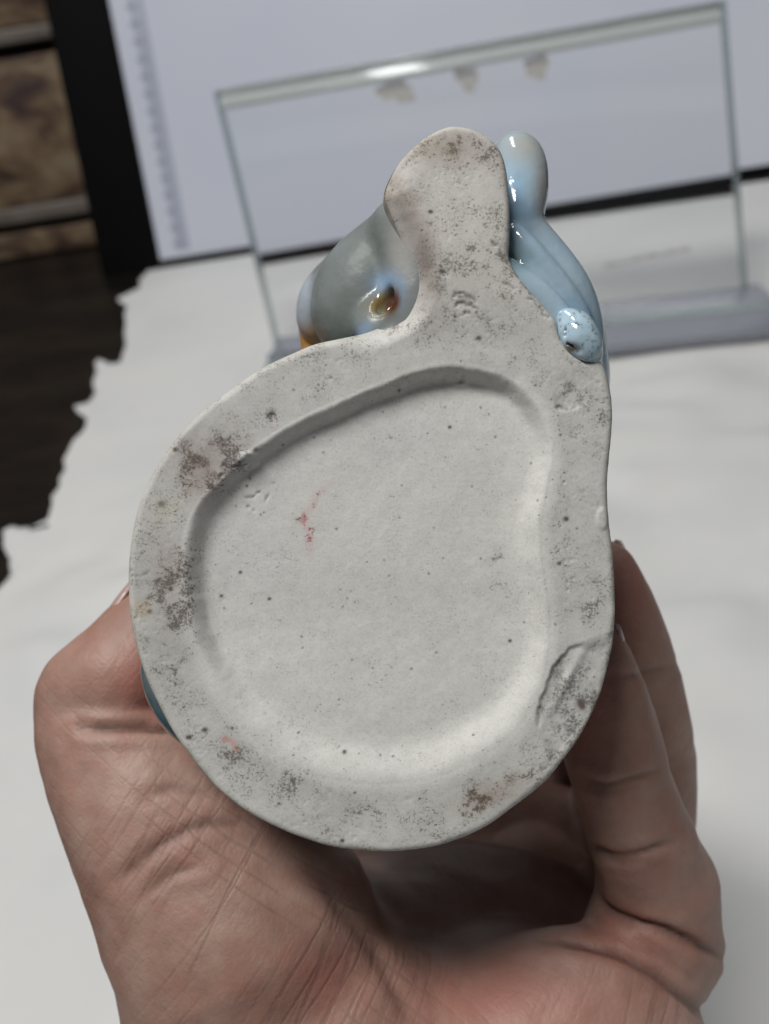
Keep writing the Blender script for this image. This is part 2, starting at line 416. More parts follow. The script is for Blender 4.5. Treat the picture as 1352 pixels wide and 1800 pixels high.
slab('screen_panel', [sp(0, 0), sp(74, 0), sp(74, 46), sp(0, 46)], nrm, .25, scr_m, SC, origin=org)
slab('bezel', [sp(-6.2, -1.1, -.05), sp(-.01, -1.1, -.05), sp(-.01, 52, -.05), sp(-6.2, 52, -.05)], nrm, .75, M_bez, SC, .15, origin=org)
slab('bezel', [sp(.0, -1.1, -.05), sp(80, -1.1, -.05), sp(80, .62, -.05), sp(.0, .62, -.05)], nrm, .75, M_bez, SC, .12, origin=org)
slab('bezel', [sp(74.01, 0, -.05), sp(80, 0, -.05), sp(80, 52, -.05), sp(74.01, 52, -.05)], nrm, .75, M_bez, SC, .12, origin=org)
slab('bezel', [sp(0, 46.01, -.05), sp(74, 46.01, -.05), sp(74, 52, -.05), sp(0, 52, -.05)], nrm, .75, M_bez, SC, .12, origin=org)
slab('back_case', [sp(-6.0, -1.0, -1.6), sp(79.8, -1.0, -1.6), sp(79.8, 51.8, -1.6), sp(-6.0, 51.8, -1.6)], nrm, 1.5, M_bez, SC, .3, origin=org)
# printed ruler down the left margin of what the screen shows
rm, nt, b = new_mat('ruler_print'); b.inputs['Base Color'].default_value = (.08, .08, .09, 1); b.inputs['Roughness'].default_value = .4
b.inputs['Emission Color'].default_value = (.25, .272, .325, 1); b.inputs['Emission Strength'].default_value = .80
tm, nt, b = new_mat('tick_print'); b.inputs['Base Color'].default_value = (.04, .04, .05, 1); b.inputs['Emission Color'].default_value = (.19, .21, .26, 1); b.inputs['Emission Strength'].default_value = .75
slab('ruler_band', [sp(1.9, 1.3, .25), sp(3.3, 1.3, .25), sp(3.3, 45, .25), sp(1.9, 45, .25)], nrm, .02, rm, SC, origin=org)
tick0 = None; org_t = sp(2.3, 2.0, .27)
for k in range(26):
    base_p = sp(1.95, 2.0 + k * 1.65, .27)
    if tick0 is None:
        tick0 = slab('ruler_tick', [sp(1.6, 1.8, .25), sp(2.6, 1.8, .25), sp(2.6, 2.15, .25), sp(1.6, 2.15, .25)], nrm, .035, tm, SC, origin=sp(1.95, 2.0, .27)); o = tick0
    else: o = tick0.copy(); scene.collection.objects.link(o); o.parent = SC
    o.location = Vector((base_p - org) * S)

# ------------------------------------------------------------------ clear acrylic stand
t = math.radians(8)
A2 = tab(497, 622) + np.array([0, 0, .05]); B2 = tab(1303, 535) + np.array([0, 0, .05]); u2 = (B2 - A2) / np.linalg.norm(B2 - A2); W2 = np.linalg.norm(B2 - A2)
n0 = np.cross([0, 0, 1.0], u2); up2 = np.array([0, 0, 1]) * math.cos(t) + n0 * math.sin(t); nr2 = np.cross(u2, up2)
if nr2[1] > 0: nr2 = -nr2
fwd = -n0 if n0[1] > 0 else n0
A2 = A2 + np.array([0, 0, .9]); 
M_acr = mat_acrylic('clear_acrylic', (.985, .995, .99), .03)
M_edge = mat_acrylic('acrylic_edge', (.52, .60, .585), .2)
org2 = A2 + u2 * W2 / 2; org2[2] = 0.9
ST = empty('acrylic_stand', loc_mw(org2), 'clear acrylic display stand with three brown residue spots below its top edge', 'display stand')
def q2(a, b, c=0.0): return A2 + u2 * a + up2 * b + nr2 * c
def pin(px, py):
    X_ = on_plane(px, py, A2, nr2) - A2; return float(X_ @ u2), float(X_ @ up2)
tl = pin(388, 158); tr = pin(1262, 2); bl = pin(500, 628); br = pin(1303, 528)
def qq(p, c=0.0): return q2(p[0], p[1], c)
TH = .55
slab('panel', [qq(bl), qq(br), qq(tr), qq(tl)], nr2, TH, M_acr, ST, .05, origin=org2)
# frosted sawn edges (thin strips seated on the panel's rim)
def strip(p, q, wd, name, mat, c0=0.0, th=TH):
    p = np.array(p); q = np.array(q); d = (q - p) / np.linalg.norm(q - p); nn = np.array([-d[1], d[0]]) * wd
    return slab(name, [qq(p, c0), qq(q, c0), qq(q + nn, c0), qq(p + nn, c0)], nr2, th, mat, ST, .04, origin=org2)
M_top = mat_acrylic('polished_top_edge', (.93, .97, .95), .07); M_top.node_tree.nodes['Principled BSDF'].inputs['Transmission Weight'].default_value = .45
M_top.node_tree.nodes['Principled BSDF'].inputs['Base Color'].default_value = (.62, .66, .65, 1)
_d = (np.array(tr) - np.array(tl)); _d = _d / np.linalg.norm(_d); _n = np.array([_d[1], -_d[0]])
def tq(p, a, c): return qq(np.array(p) + _n * a, c)
slab('top_edge', [tq(tl, 1.4, 0), tq(tr, 1.4, 0), tq(tr, 0, 0), tq(tl, 0, 0)], nr2, 1.15, M_top, ST, 0, origin=org2)
_m = bpy.data.objects['top_edge'].data
for v_, q_ in zip(list(_m.vertices)[4:], [tq(tl, 1.4, 1.15), tq(tr, 1.4, 1.15), tq(tr, 1.02, 1.15), tq(tl, 1.02, 1.15)]): v_.co = Vector((q_ - org2) * S)
_b = bpy.data.objects['top_edge'].modifiers.new('b', 'BEVEL'); _b.width = .0006; _b.segments = 2
strip(bl, tl, .42, 'side_edge', M_edge, -.02, TH + .05); strip(tr, br, .42, 'side_edge', M_edge, -.02, TH + .05)
# foot: base plate reaching forward with a green-blue front edge
fb = tab(1332, 556, 1.0) - org2; ff = 2.6
bL = qq(bl); bR = qq(br); bL = bL - np.array([0, 0, bL[2] - .95]); bR = bR - np.array([0, 0, bR[2] - .95])
e = (bR - bL) / np.linalg.norm(bR - bL); fw = np.array([e[1], -e[0], 0]); fw = fw if fw[1] < 0 else -fw
bR2 = bR + e * 1.2
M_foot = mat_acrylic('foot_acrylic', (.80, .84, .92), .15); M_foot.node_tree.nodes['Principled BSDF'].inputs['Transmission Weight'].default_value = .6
M_foot.node_tree.nodes['Principled BSDF'].inputs['Base Color'].default_value = (.50, .52, .58, 1)  # blue-grey base colour stands in for the screen reflected in the plate
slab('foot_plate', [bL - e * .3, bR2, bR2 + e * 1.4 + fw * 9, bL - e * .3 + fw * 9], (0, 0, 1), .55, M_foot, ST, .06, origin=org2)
slab('foot_edge', [bL - e * .3 + fw * 4.4 + np.array([0, 0, .56]), bR2 + fw * 4.4 + np.array([0, 0, .56]), bR2 + fw * 4.75 + np.array([0, 0, .56]), bL - e * .3 + fw * 4.75 + np.array([0, 0, .56])], (0, 0, 1), .35, M_edge, ST, .04, origin=org2)
slab('corner_block', [bR2 + fw * 5.0 + e * 1.0, bR2 + fw * 5.0 + e * 5.2, bR2 + fw * 9 + e * 5.2, bR2 + fw * 9 + e * 1.6], (0, 0, 1), .9, M_edge, ST, .06, origin=org2)
M_res = mat_plain('tape_residue', (.40, .36, .26), .6, .3, (.48, .45, .36), 300); M_res.node_tree.nodes['Principled BSDF'].inputs['Alpha'].default_value = .62
def blob(cx, cy, rx, ry, seed):
    a, b_ = pin(cx, cy); th = np.linspace(0, 2 * math.pi, 40, endpoint=False); rng = np.random.RandomState(seed)
    r = 1 + .22 * np.sin(2 * th + rng.rand() * 6) + .16 * np.sin(3 * th + rng.rand() * 6) + .1 * np.sin(7 * th + rng.rand() * 6)
    k = .038
    ring = [q2(a + rx * k * r_ * math.cos(q), b_ + ry * k * r_ * math.sin(q), TH + .015) - org2 for r_, q in zip(r, th)]
    ring2 = [p * .985 + (q2(a, b_, TH + .06) - org2) * .015 + nr2 * .05 for p in ring]
    V = ring + ring2 + [q2(a, b_, TH + .07) - org2]; n = 40
    fs = [[i, (i + 1) % n, n + (i + 1) % n, n + i] for i in range(n)] + [[n + i, n + (i + 1) % n, 2 * n, 2 * n] for i in range(n)]
    V = np.array(V); me = bpy.data.meshes.new('residue_spot')
    me.from_pydata([tuple(v * S) for v in V], [], [f if f[2] != f[3] else f[:3] for f in fs]); me.materials.append(M_res)
    o = bpy.data.objects.new('residue_spot', me); scene.collection.objects.link(o); o.parent = ST
blob(698, 160, 30, 22, 1); blob(821, 137, 19, 25, 2); blob(944, 117, 18, 27, 5)
# faint printed line seen on the stand's lower face
M_ink = mat_plain('faded_ink', (.40, .39, .37), .7, .2)
rng = np.random.RandomState(4); x0 = pin(1062, 468); x1 = pin(1208, 438); cur = 0.0; k = 0
inkV, inkF = [], []
dvec = np.array(x1) - np.array(x0); Ln = np.linalg.norm(dvec); dn = dvec / Ln; pn = np.array([-dn[1], dn[0]])
while cur < Ln:
    wd = .12 + rng.rand() * .22; hh = .16 + rng.rand() * .16
    p = np.array(x0) + dn * cur; c4 = [p, p + dn * wd, p + dn * wd + pn * hh, p + pn * hh]
    b0 = len(inkV); inkV += [q2(c[0], c[1], TH + .01) - org2 for c in c4]; inkF.append([b0, b0 + 1, b0 + 2, b0 + 3]); cur += wd + .08
mesh_np('faded_print', inkV, inkF, M_ink, ST, smoothed=False)

# ------------------------------------------------------------------ wooden cabinet, far left
def mat_mottled(name, stops, scale):
    m, nt, b = new_mat(name); mp = N(nt, 'ShaderNodeMapping'); nt.links.new(tc(nt), mp.inputs['Vector']); mp.inputs['Scale'].default_value = (.8, 1, 1.3)
    c = ramp(nt, noise(nt, scale, 3, .55, mp.outputs[0], .6), stops); nt.links.new(c, b.inputs['Base Color'])
    b.inputs['Roughness'].default_value = .6; return m
M_pan = mat_mottled('mottled_brown_wood', [(.36, (.05, .027, .025)), (.45, (.12, .072, .045)), (.54, (.21, .145, .088)), (.66, (.29, .225, .15))], 22)
M_rail = mat_plain('worn_grey_rail', (.19, .165, .145), .6, .3, (.13, .11, .095), 30)
M_gap = mat_plain('dark_recess', (.02, .015, .012), .7, .2)
K0 = tab(60, 462); kx = K0[1] + 3
CB = empty('wooden_cabinet', Matrix.Translation((-.35, kx * S, 0)), 'brown mottled wooden cabinet with pale grey rails beyond the black frame', 'cabinet')
ko = np.array([-35, kx, 0]); kn = np.array([0, 1.0, 0]); PL = np.array([0, kx, 0]); 
def zz(px, py): return on_plane(px, py, PL, kn)[2]
def kslab(name, z0, z1, y0, y1, mat, x0=-95, x1=-12, bev=.3):
    slab(name, [(x0, y0, z0), (x1, y0, z0), (x1, y0, z1), (x0, y0, z1)], (0, 1, 0), y1 - y0, mat, CB, bev, origin=ko)
z5 = zz(60, 478); z4 = zz(60, 405); z4b = zz(60, 388); z3 = zz(60, 360); z2 = zz(60, 92); z1 = zz(60, 72); z0 = zz(60, 44)
kslab('carcass', 0, 75, kx + 2, kx + 40, M_gap)
kslab('drawer_front', max(z5, .05), z4, kx, kx + 2.0, M_pan)
kslab('rail', z4b, z3, kx - .8, kx + 2.0, M_rail)
kslab('drawer_front', z3 + .05, z2 - .2, kx, kx + 2.0, M_pan)
kslab('rail', z1, z0, kx - .8, kx + 2.0, M_rail)
kslab('drawer_front', z0 + .05, z0 + 22, kx, kx + 2.0, M_pan)
print('bg', time.time() - T0)

# ------------------------------------------------------------------ the figurine
FG = empty('figurine', CAM_FRAME, 'upturned ceramic figurine with pale unglazed foot and blue grey lustre glaze held in the hand', 'figurine')
K = D0 / F
def to_loc(X, Y): return (X - 676) * K, -(Y - 900) * K
outer_px = [(802,219),(833,225),(862,241),(882,266),(892,300),(896,340),(897,380),(897,415),(896,450),(910,480),(932,508),(956,536),(978,562),(986,592),(1006,617),(1034,632),(1056,634),(1068,652),
  (1077,695),(1078,750),(1073,805),(1070,860),(1073,915),(1079,970),(1083,1030),(1083,1090),(1077,1150),(1062,1210),(1036,1270),(1000,1328),(952,1384),(900,1424),(848,1460),(785,1486),(718,1498),(650,1499),(578,1490),(508,1467),(440,1434),
  (378,1386),(330,1328),(290,1266),(256,1196),(233,1120),(223,1045),(225,975),(237,905),(261,842),(300,780),(350,725),(408,680),(466,642),(519,617),(556,602),(600,592),(640,581),(680,561),(711,541),(723,520),(726,486),(719,446),(701,402),(684,366),(675,338),(688,302),(714,268),(746,240),(776,224)]
inner_px = [(320,1000),(325,935),(350,880),(395,830),(452,782),(522,738),(600,702),(680,668),(735,646),(790,638),(850,646),(900,664),(935,694),(962,742),(972,800),(962,860),(950,930),(955,1000),(966,1080),(962,1160),(946,1222),(915,1272),(872,1312),(815,1345),(740,1370),(650,1376),(560,1362),(492,1332),(432,1282),(386,1222),(348,1150),(327,1080)]
outer = catmull(outer_px, 6); inner = catmull(inner_px, 5)
STEP = 2.4
X, Y, s_, Fc = grid_sheet(outer, STEP)
so = -s_                                        # distance in from the rim, px
si, _, _ = poly_sdf(X, Y, inner)                # negative inside the recess
g = lambda cx, cy, rx, ry, a=0: np.exp(-((((X - cx) * math.cos(a) + (Y - cy) * math.sin(a)) / rx) ** 2 + ((-(X - cx) * math.sin(a) + (Y - cy) * math.cos(a)) / ry) ** 2))
# rim rounding: tight all round, a broad concave slope on the glazed side of the tongue
near_gl = g(712, 470, 60, 120) + .7 * g(672, 570, 70, 30)
near_gl = np.clip(near_gl, 0, 1)
Rw = 13 + 5 * (fbm2(X, Y, 60, 5, 2) - .5) * 2
z = -Rw * K * (1 - np.sqrt(np.clip(1 - (1 - np.clip(so / Rw, 0, 1)) ** 2, 0, 1)))
z = z * (1 - .6 * near_gl)
z = z - near_gl * .36 * (1 - smooth(so / 46.0)) - .10 * np.clip(g(700, 340, 34, 60), 0, 1) * (1 - smooth(so / 30.0))
# recess
wd = 42 + 50 * smooth((Y - 1100) / 250.0) + 8 * g(340, 1000, 80, 200)
jit = 8 * (fbm2(X, Y, 55, 21, 3) - .5) * 2
tt_ = np.clip((-si + jit * .5) / wd, 0, 1)
prof = .45 * smooth(tt_) + .55 * smooth(np.clip(tt_ * 1.5 - .1, 0, 1))
dep = .29 - .10 * smooth((Y - 1050) / 300.0) + .07 * g(800, 660, 140, 60)
dep = dep - .13 * g(985, 1000, 70, 230)                       # shallower along the right side
z = z - dep * prof
z = z + .035 * g(640, 1010, 230, 230) * (si < 0)
# soft shoulder lip, undulation, grain
z = z + .012 * np.exp(-((si - 16) / 20) ** 2) * smooth(so / 18)
z = z + .03 * (fbm2(X, Y, 150, 31, 3) - .5) * 2 * smooth(so / 30)
z = z + .003 * (fbm2(X, Y, 16, 41, 3) - .5) * 2
rough_rim = smooth((si - 5) / 25.0) * smooth(so / 14)
pits = np.clip(fbm2(X, Y, 7, 51, 3) - .66, 0, 1)
z = z - .07 * pits * rough_rim * smooth((fbm2(X, Y, 70, 55, 2) - .4) * 4)
# grove at the neck above the recess
nd = line_dist(X, Y, [(700, 662), (742, 645), (792, 637), (850, 648), (905, 668)])
z = z - .015 * np.exp(-(nd / 11) ** 2) * smooth((X - 760) / 80)
# chip, lower right
chip = catmull([(942,1275),(944,1235),(955,1200),(975,1165),(1002,1136),(1035,1118),(1062,1108),(1090,1110),(1095,1200),(1040,1290),(985,1345),(955,1330)], 4)
sc, _, _ = poly_sdf(X, Y, chip); sc = sc + 14 * (fbm2(X, Y, 30, 201, 3) - .5)
z = z - .05 * smooth(-sc / (9.0 + 30 * smooth((X - 1000) / 60) + 20 * smooth((Y - 1240) / 60))) * (.55 + .9 * (fbm2(X, Y, 34, 61, 3))) + .05 * g(992, 1205, 9, 60, .5) * (sc < 0)
# shallow flaked patch near the blue run of glaze
ch2 = catmull([(968,690),(975,655),(1010,640),(1040,660),(1040,700),(1010,722),(980,718)], 4)
s2, _, _ = poly_sdf(X, Y, ch2); s2 = s2 + 22 * (fbm2(X, Y, 26, 203, 3) - .5)
z = z - .026 * smooth(-s2 / (7.0 + 40 * smooth((712 - Y) / 30))) + .02 * (fbm2(X, Y, 13, 71, 2) - .5) * smooth(-s2 / 18)
# scuffs, nicks, cracks
cracks = [[(866,424),(876,438),(884,446),(893,462)], [(893,498),(902,512),(914,519),(930,524),(942,533),(950,547),(960,552),(968,562)], [(795,522),(808,516),(826,519),(838,526)], [(806,536),(818,532),(832,538),(840,543)],
          [(812,553),(822,549),(836,558)], [(425,868),(440,872),(458,858),(478,850)], [(430,889),(440,892),(456,884),(470,868)], [(385,842),(410,818),(455,792)], [(980,712),(990,720),(1010,718),(1022,708)],
          [(230,1005),(240,1012),(262,1008)]]
crk = np.zeros_like(X)
for c_ in cracks: crk = np.maximum(crk, np.exp(-(line_dist(X + 16 * (fbm2(X, Y, 14, 81, 3) - .5), Y + 16 * (fbm2(X, Y, 12, 83, 3) - .5), c_) / 2.8) ** 2) * smooth((fbm2(X, Y, 16, 87, 2) - .28) * 4))
z = z - .028 * crk
z = z - .06 * g(813, 660, 5, 10) + .03 * g(813, 672, 8, 4) - .04 * g(780, 480, 8, 5, .6) - .05 * g(480, 730, 6, 8)
z = z + .045 * smooth((1.15 - np.sqrt(((X - 433) / 24) ** 2 + ((Y - 808) / 15) ** 2)) * 2.0)      # little bead of clear glaze
z = z + .03 * smooth((1.1 - np.sqrt(((X - 1059) / 12) ** 2 + ((Y - 912) / 22) ** 2)) * 2.0)
lx, ly = to_loc(X, Y)
# ---- colour of the clay itself
n1 = fbm2(X, Y, 90, 101, 4); n2 = fbm2(X, Y, 11, 111, 3); n3 = vnoise2(X, Y, 3.6, 121); n4 = vnoise2(X, Y, 5.5, 131)
col = np.stack([.665 + .03 * (n1 - .5), .657 + .03 * (n1 - .5), .625 + .02 * (n1 - .5)], 1)
warm = smooth((640 - Y) / 260.0)[:, None]; col = col * (1 - warm) + warm * np.array([.72, .695, .66])
lil = np.clip(g(420, 900, 120, 160) + .7 * g(700, 760, 260, 70), 0, 1)[:, None] * .35
col = col * (1 - lil) + lil * np.array([.60, .575, .60])
col *= (.94 + .12 * n2)[:, None]
rim = smooth((si - 2) / 20.0)
col = col * (1 - .10 * rim * (.4 + n1))[:, None]
grime = np.zeros_like(X); gtint = np.tile(np.array([.2, .18, .165]), (len(X), 1))
patch = .35 + 1.3 * smooth((fbm2(X, Y, 26, 141, 3) - .32) * 2.6)
def stain(mask, c, thr=.5, soft=.25, spk=1.0):
    global col, grime, gtint
    f = np.clip(mask, 0, 1)
    a = np.clip(f * (max(1 - spk, .20) * (.6 + .4 * patch) if spk > 0 else 1.0), 0, .92)[:, None]; col = col * (1 - a) + a * np.array(c)
    gm = np.clip(f * spk * patch, 0, 1); w_ = (gm / (gm + grime + 1e-6) * (gm > .01))[:, None]
    gtint = gtint * (1 - w_) + w_ * np.array(c) * .8; grime = np.maximum(grime, gm)
BR = (.115, .075, .06); GY = (.20, .18, .165); TN = (.34, .24, .16)
stain(g(358, 805, 42, 38) * .55, (.36, .27, .24), spk=.25); stain(g(360, 800, 44, 36) * .9, GY); stain(g(356, 848, 22, 26), BR); stain(g(352, 846, 26, 34) * .5, (.30, .20, .17), spk=.2); stain(g(402, 778, 34, 26) * .7, (.28, .22, .19))
stain(g(298, 992, 16, 34) * .95, (.17, .11, .09)); stain(g(294, 1040, 34, 60) * .75, GY); stain(g(290, 1110, 34, 55) * .72, GY); stain(g(275, 1080, 50, 170) * .45, GY); stain(g(310, 1170, 30, 70) * .5, GY)
stain(g(296, 1000, 26, 60) * .35, (.38, .30, .27), spk=.15)
stain(g(408, 1325, 34, 26) * .7, GY); stain(g(520, 1385, 90, 34, .45) * .6, GY); stain(g(640, 1425, 90, 22) * .5, GY); stain(g(730, 1450, 60, 30) * .45, GY)
stain(g(858, 1398, 52, 20, -.42) * .65, TN, spk=.2); stain(g(850, 1400, 66, 24, -.42) * 1.2, BR); stain(g(930, 1370, 70, 24, -.6) * .6, (.2, .17, .14)); stain(g(770, 1470, 40, 12) * .5, GY)
stain(g(790, 262, 62, 26, -.2) * .75, (.22, .17, .13)); stain(g(780, 262, 60, 30, -.2) * .4, (.40, .33, .27), spk=.2); stain(g(855, 262, 36, 50) * .6, (.24, .2, .17)); stain(g(875, 360, 22, 90) * .5, (.3, .27, .24))
stain(g(722, 380, 20, 60, -.35) * .55, (.36, .29, .26), spk=.2); stain(g(752, 470, 17, 74, -.08) * .95, (.24, .185, .16), spk=.3); stain(g(708, 350, 18, 50, -.3) * .6, (.34, .28, .24), spk=.3); stain(g(735, 420, 26, 100, -.2) * .35, (.33, .27, .24), spk=.3); stain(g(682, 335, 14, 30) * .5, (.42, .34, .25), spk=.1)
stain(g(780, 480, 9, 6, .6) * 1.3, (.12, .1, .09)); stain(g(827, 437, 8, 5) * 1.2, (.2, .18, .16)); stain(g(820, 517, 26, 9) * .7, (.13, .12, .11)); stain(g(478, 732, 11, 9) * 1.1, (.18, .13, .1)); stain(g(525, 914, 12, 7) * 1.2, (.25, .17, .11)); stain(g(757, 372, 4, 3) * 1.6, (.06, .05, .05), spk=0)
rs_ = np.random.RandomState(11); more = []
for k in range(110):
    q = outer[rs_.randint(len(outer))]; f_ = rs_.rand() * .34 + .03; more.append((q[0] * (1 - f_) + 660 * f_, q[1] * (1 - f_) + 1010 * f_, 1.0 + 1.5 * rs_.rand() ** 3))
for k in range(14): more.append((680 + 150 * rs_.randn(), 1000 + 150 * rs_.randn(), 1.0 + .7 * rs_.rand()))
for k in range(20): more.append((800 + 60 * rs_.randn(), 450 + 110 * rs_.randn(), 1.0 + 1.2 * rs_.rand()))
for cx, cy, r_ in more + list(((842, 594, 4.5), (995, 912, 4.5), (983, 990, 3.6), (284, 886, 6), (360, 1283, 4.5), (333, 1296, 4.5), (602, 1478, 3.5), (605, 1325, 3.5), (418, 1008, 3), (793, 748, 3), (800, 556, 3), (990, 1340, 4), (900, 1130, 3), (470, 1055, 3), (384, 1050, 3), (300, 1035, 4), (262, 1075, 4), (308, 790, 4))):
    _w = (np.abs(X - cx) < 14) & (np.abs(Y - cy) < 14); _a = np.clip(1.5 * np.exp(-((X[_w] - cx) ** 2 + ((Y[_w] - cy) * 1.15) ** 2) / r_ ** 2), 0, .9)[:, None]; col[_w] = col[_w] * (1 - _a) + _a * np.array((.06, .045, .04))

stain(g(880, 990, 24, 26) * .55, GY); stain(g(872, 1045, 34, 22) * .6, GY); stain(g(760, 710, 30, 22) * .45, GY); stain(g(700, 1150, 200, 180) * .20, GY); stain(g(1040, 1060, 34, 70) * .55, GY); stain(g(1005, 690, 46, 70) * .55, GY); stain(g(1060, 730, 18, 60) * .5, GY)
stain(g(560, 690, 90, 40, -.3) * .42, GY); stain(g(650, 655, 60, 26) * .4, GY); stain(g(860, 560, 80, 60) * .42, GY); stain(g(770, 600, 30, 30) * .5, GY)
stain(.30 * rim, GY); stain(.17 + 0 * rim, GY); stain(.45 * smooth((620 - Y) / 60) * smooth((Y - 400) / 60), GY); stain(g(800, 560, 90, 90) * .5, (.3, .28, .26)); stain(.22 * smooth((fbm2(X * .5 + Y, (Y - X) * .15, 60, 151, 3) - .5) * 5), (.40, .39, .38)); stain(g(300, 1050, 60, 150) * .7 + g(380, 800, 80, 60) * .7, (.15, .12, .105)); stain(g(345, 830, 60, 50) * .6, BR); stain(g(865, 1398, 60, 24, -.42) * .8, (.14, .09, .06)); stain(g(800, 256, 70, 30) * .95, (.20, .155, .12)); stain(g(775, 258, 40, 22) * .5, (.33, .26, .20), spk=.3); stain(.5 * smooth(-sc / 6.0) , (.30, .29, .275)); stain(np.exp(-((sc + 12) / 12) ** 2) * .38 * (sc < 0) * smooth((1020 - X) / 30) * smooth((1262 - Y) / 40), (.33, .32, .305), spk=.1); stain(g(1015, 1235, 30, 34) * .7 * (sc < 0), (.11, .1, .1)); stain(g(1023, 1240, 6, 10, -.5) * 1.5, (.09, .05, .045), spk=.2)
stain(.9 * crk, (.20, .18, .165), spk=.3)
stain(g(1005, 690, 34, 36) * .2, (.42, .41, .40), spk=.1); stain(g(290, 895, 30, 24) * .3, (.52, .50, .38), spk=.1); stain(g(250, 1070, 14, 16) * .6, (.55, .42, .26), spk=.3)
red = line_dist(X, Y, [(602, 832), (570, 855), (553, 872), (548, 890), (535, 902), (532, 914), (541, 935), (543, 965), (545, 990)])
stain(np.exp(-(red / 8) ** 2) * 1.0 * (1 - smooth((Y - 960) / 40)) * smooth((Y - 835) / 40), (.50, .10, .14)); stain(np.exp(-(line_dist(X, Y, [(530, 906), (536, 912), (530, 919)]) / 2.6) ** 2) * .7, (.50, .16, .17), spk=0)
stain(np.exp(-(line_dist(X, Y, [(393, 1300), (402, 1299), (410, 1306), (415, 1318)]) / 4.2) ** 2) * .85, (.58, .25, .21), spk=.15)
stain(g(433, 808, 20, 12) * .55, (.55, .60, .60), spk=0)
edge_t = np.exp(-(so / 6) ** 2) * .5; stain(edge_t, (.42, .40, .33), spk=.1)
foot = mesh_np('unglazed_foot', np.stack([lx, ly, z], 1), Fc[:, ::-1], M_bisque, FG, {'tint': col, 'grime': grime, 'grime_tint': gtint})
tag(foot, 'matt off-white bare clay underside with recessed centre and dirt specks')
# the rim's own side wall
m = len(outer); ox, oy = to_loc(outer[:, 0], outer[:, 1]); V = []; rows = [(-.122, -.004), (-.20, .012), (-.36, .018), (-.62, .0)]
nrm2 = np.roll(outer, -1, 0) - np.roll(outer, 1, 0); nrm2 = np.stack([-nrm2[:, 1], nrm2[:, 0]], 1); nrm2 /= np.linalg.norm(nrm2, axis=1)[:, None]
testp = outer + nrm2 * 2; st, _, _ = poly_sdf(testp[:, 0], testp[:, 1], outer); nrm2[st < 0] *= -1
ngb = np.clip(np.exp(-(((outer[:, 0] - 712) / 60) ** 2 + ((outer[:, 1] - 470) / 120) ** 2)) + .7 * np.exp(-(((outer[:, 0] - 672) / 70) ** 2 + ((outer[:, 1] - 570) / 30) ** 2)), 0, 1)
for zz_, of in rows: V.append(np.stack([ox + nrm2[:, 0] * of, oy - nrm2[:, 1] * of, zz_ - .29 * ngb + 0 * ox], 1))
V = np.vstack(V); i = np.arange(m); j = (i + 1) % m
Fw = np.vstack([np.stack([r * m + i, r * m + j, (r + 1) * m + j, (r + 1) * m + i], 1) for r in range(3)])
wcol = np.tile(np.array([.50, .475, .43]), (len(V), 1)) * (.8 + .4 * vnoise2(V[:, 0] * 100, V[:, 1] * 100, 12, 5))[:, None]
mesh_np('rim_wall', V, Fw, M_bisque, FG, {'tint': wcol})
print('foot', time.time() - T0, len(X))

# glazed body
v = Vol((-5.2, -6.6, -9.6), (4.6, 6.9, .35), .062)
sl, Xg, Yg, Zg = v._win(v.lo, v.lo + np.array(v.d.shape) * v.h)
ob = catmull([( (p[0]), (p[1])) for p in outer_px if True], 2)
o_cut = np.stack(to_loc(ob[:, 0], ob[:, 1]), 1)
s2d, _, _ = poly_sdf(Xg[:, :, 0].astype(float), Yg[:, :, 0].astype(float), o_cut)
dz = -Zg; inset = .10 + .02 * dz + .05 * np.maximum(dz - 3, 0) ** 1.35 + .25 * smooth((Yg - 1.6) / 2.0) * np.clip(dz, 0, 2)
body = s2d[:, :, None] + inset
body = np.maximum(body, np.where(s2d[:, :, None] < -.55, Zg + .62, Zg + .30 - .0 * Zg)); body = np.maximum(body, -Zg - 8.6)
v.d = np.minimum(v.d, body.astype(np.float32))
v.chain([C(694, 372, 16.75, 20), C(672, 440, 17.35, 54), C(650, 500, 17.6, 84), C(644, 545, 17.7, 96)], .12)
v.chain([C(636, 440, 18.9, 30), C(590, 520, 19.3, 56), C(574, 560, 19.5, 50)], .10)
v.cone(*[x for x in (H(566, 565, 19.9), H(580, 640, 19.9))], .46, .5, .10)
v.ell(H(309, 1226, 17.3), (.42, .90, .6), .3, .5)
v.chain([C(908, 275, 17.5, 40), C(913, 300, 17.35, 43), C(912, 345, 17.2, 44), C(903, 390, 17.1, 42)], .14)
v.chain([C(900, 400, 17.2, 40), C(935, 450, 17.25, 50), C(972, 520, 17.3, 62), C(990, 590, 17.4, 66), C(1000, 680, 17.7, 68)], .16)
v.chain([C(905, 412, 16.72, 18), C(938, 448, 16.66, 20), C(985, 505, 16.70, 20), C(1022, 565, 16.8, 18), C(1044, 640, 17.0, 14)], .06)
v.chain([C(885, 470, 16.42, 20), C(925, 500, 16.40, 22), C(960, 530, 16.4, 22), C(990, 565, 16.4, 22), C(1008, 600, 16.4, 24)], .07)
v.chain([C(905, 440, 16.70, 16), C(940, 492, 16.62, 17), C(980, 545, 16.62, 16), C(1020, 600, 16.62, 14)], .06)
v.chain([C(700, 392, 16.80, 24), C(722, 450, 16.78, 30), C(728, 500, 16.74, 30), C(712, 540, 16.72, 30), C(660, 580, 16.75, 26)], .34)
v.ell(H(684, 536, 16.58), (.10, .22, .10), .36, -.6, True)
V, Fb = v.mesh()
d_ = D0 - V[:, 2]; PX = 676 + V[:, 0] * F / d_; PY = 900 - V[:, 1] * F / d_
nz = fbm3(V, 1.1, 3, 3); nf = fbm3(V, .25, 9, 2)
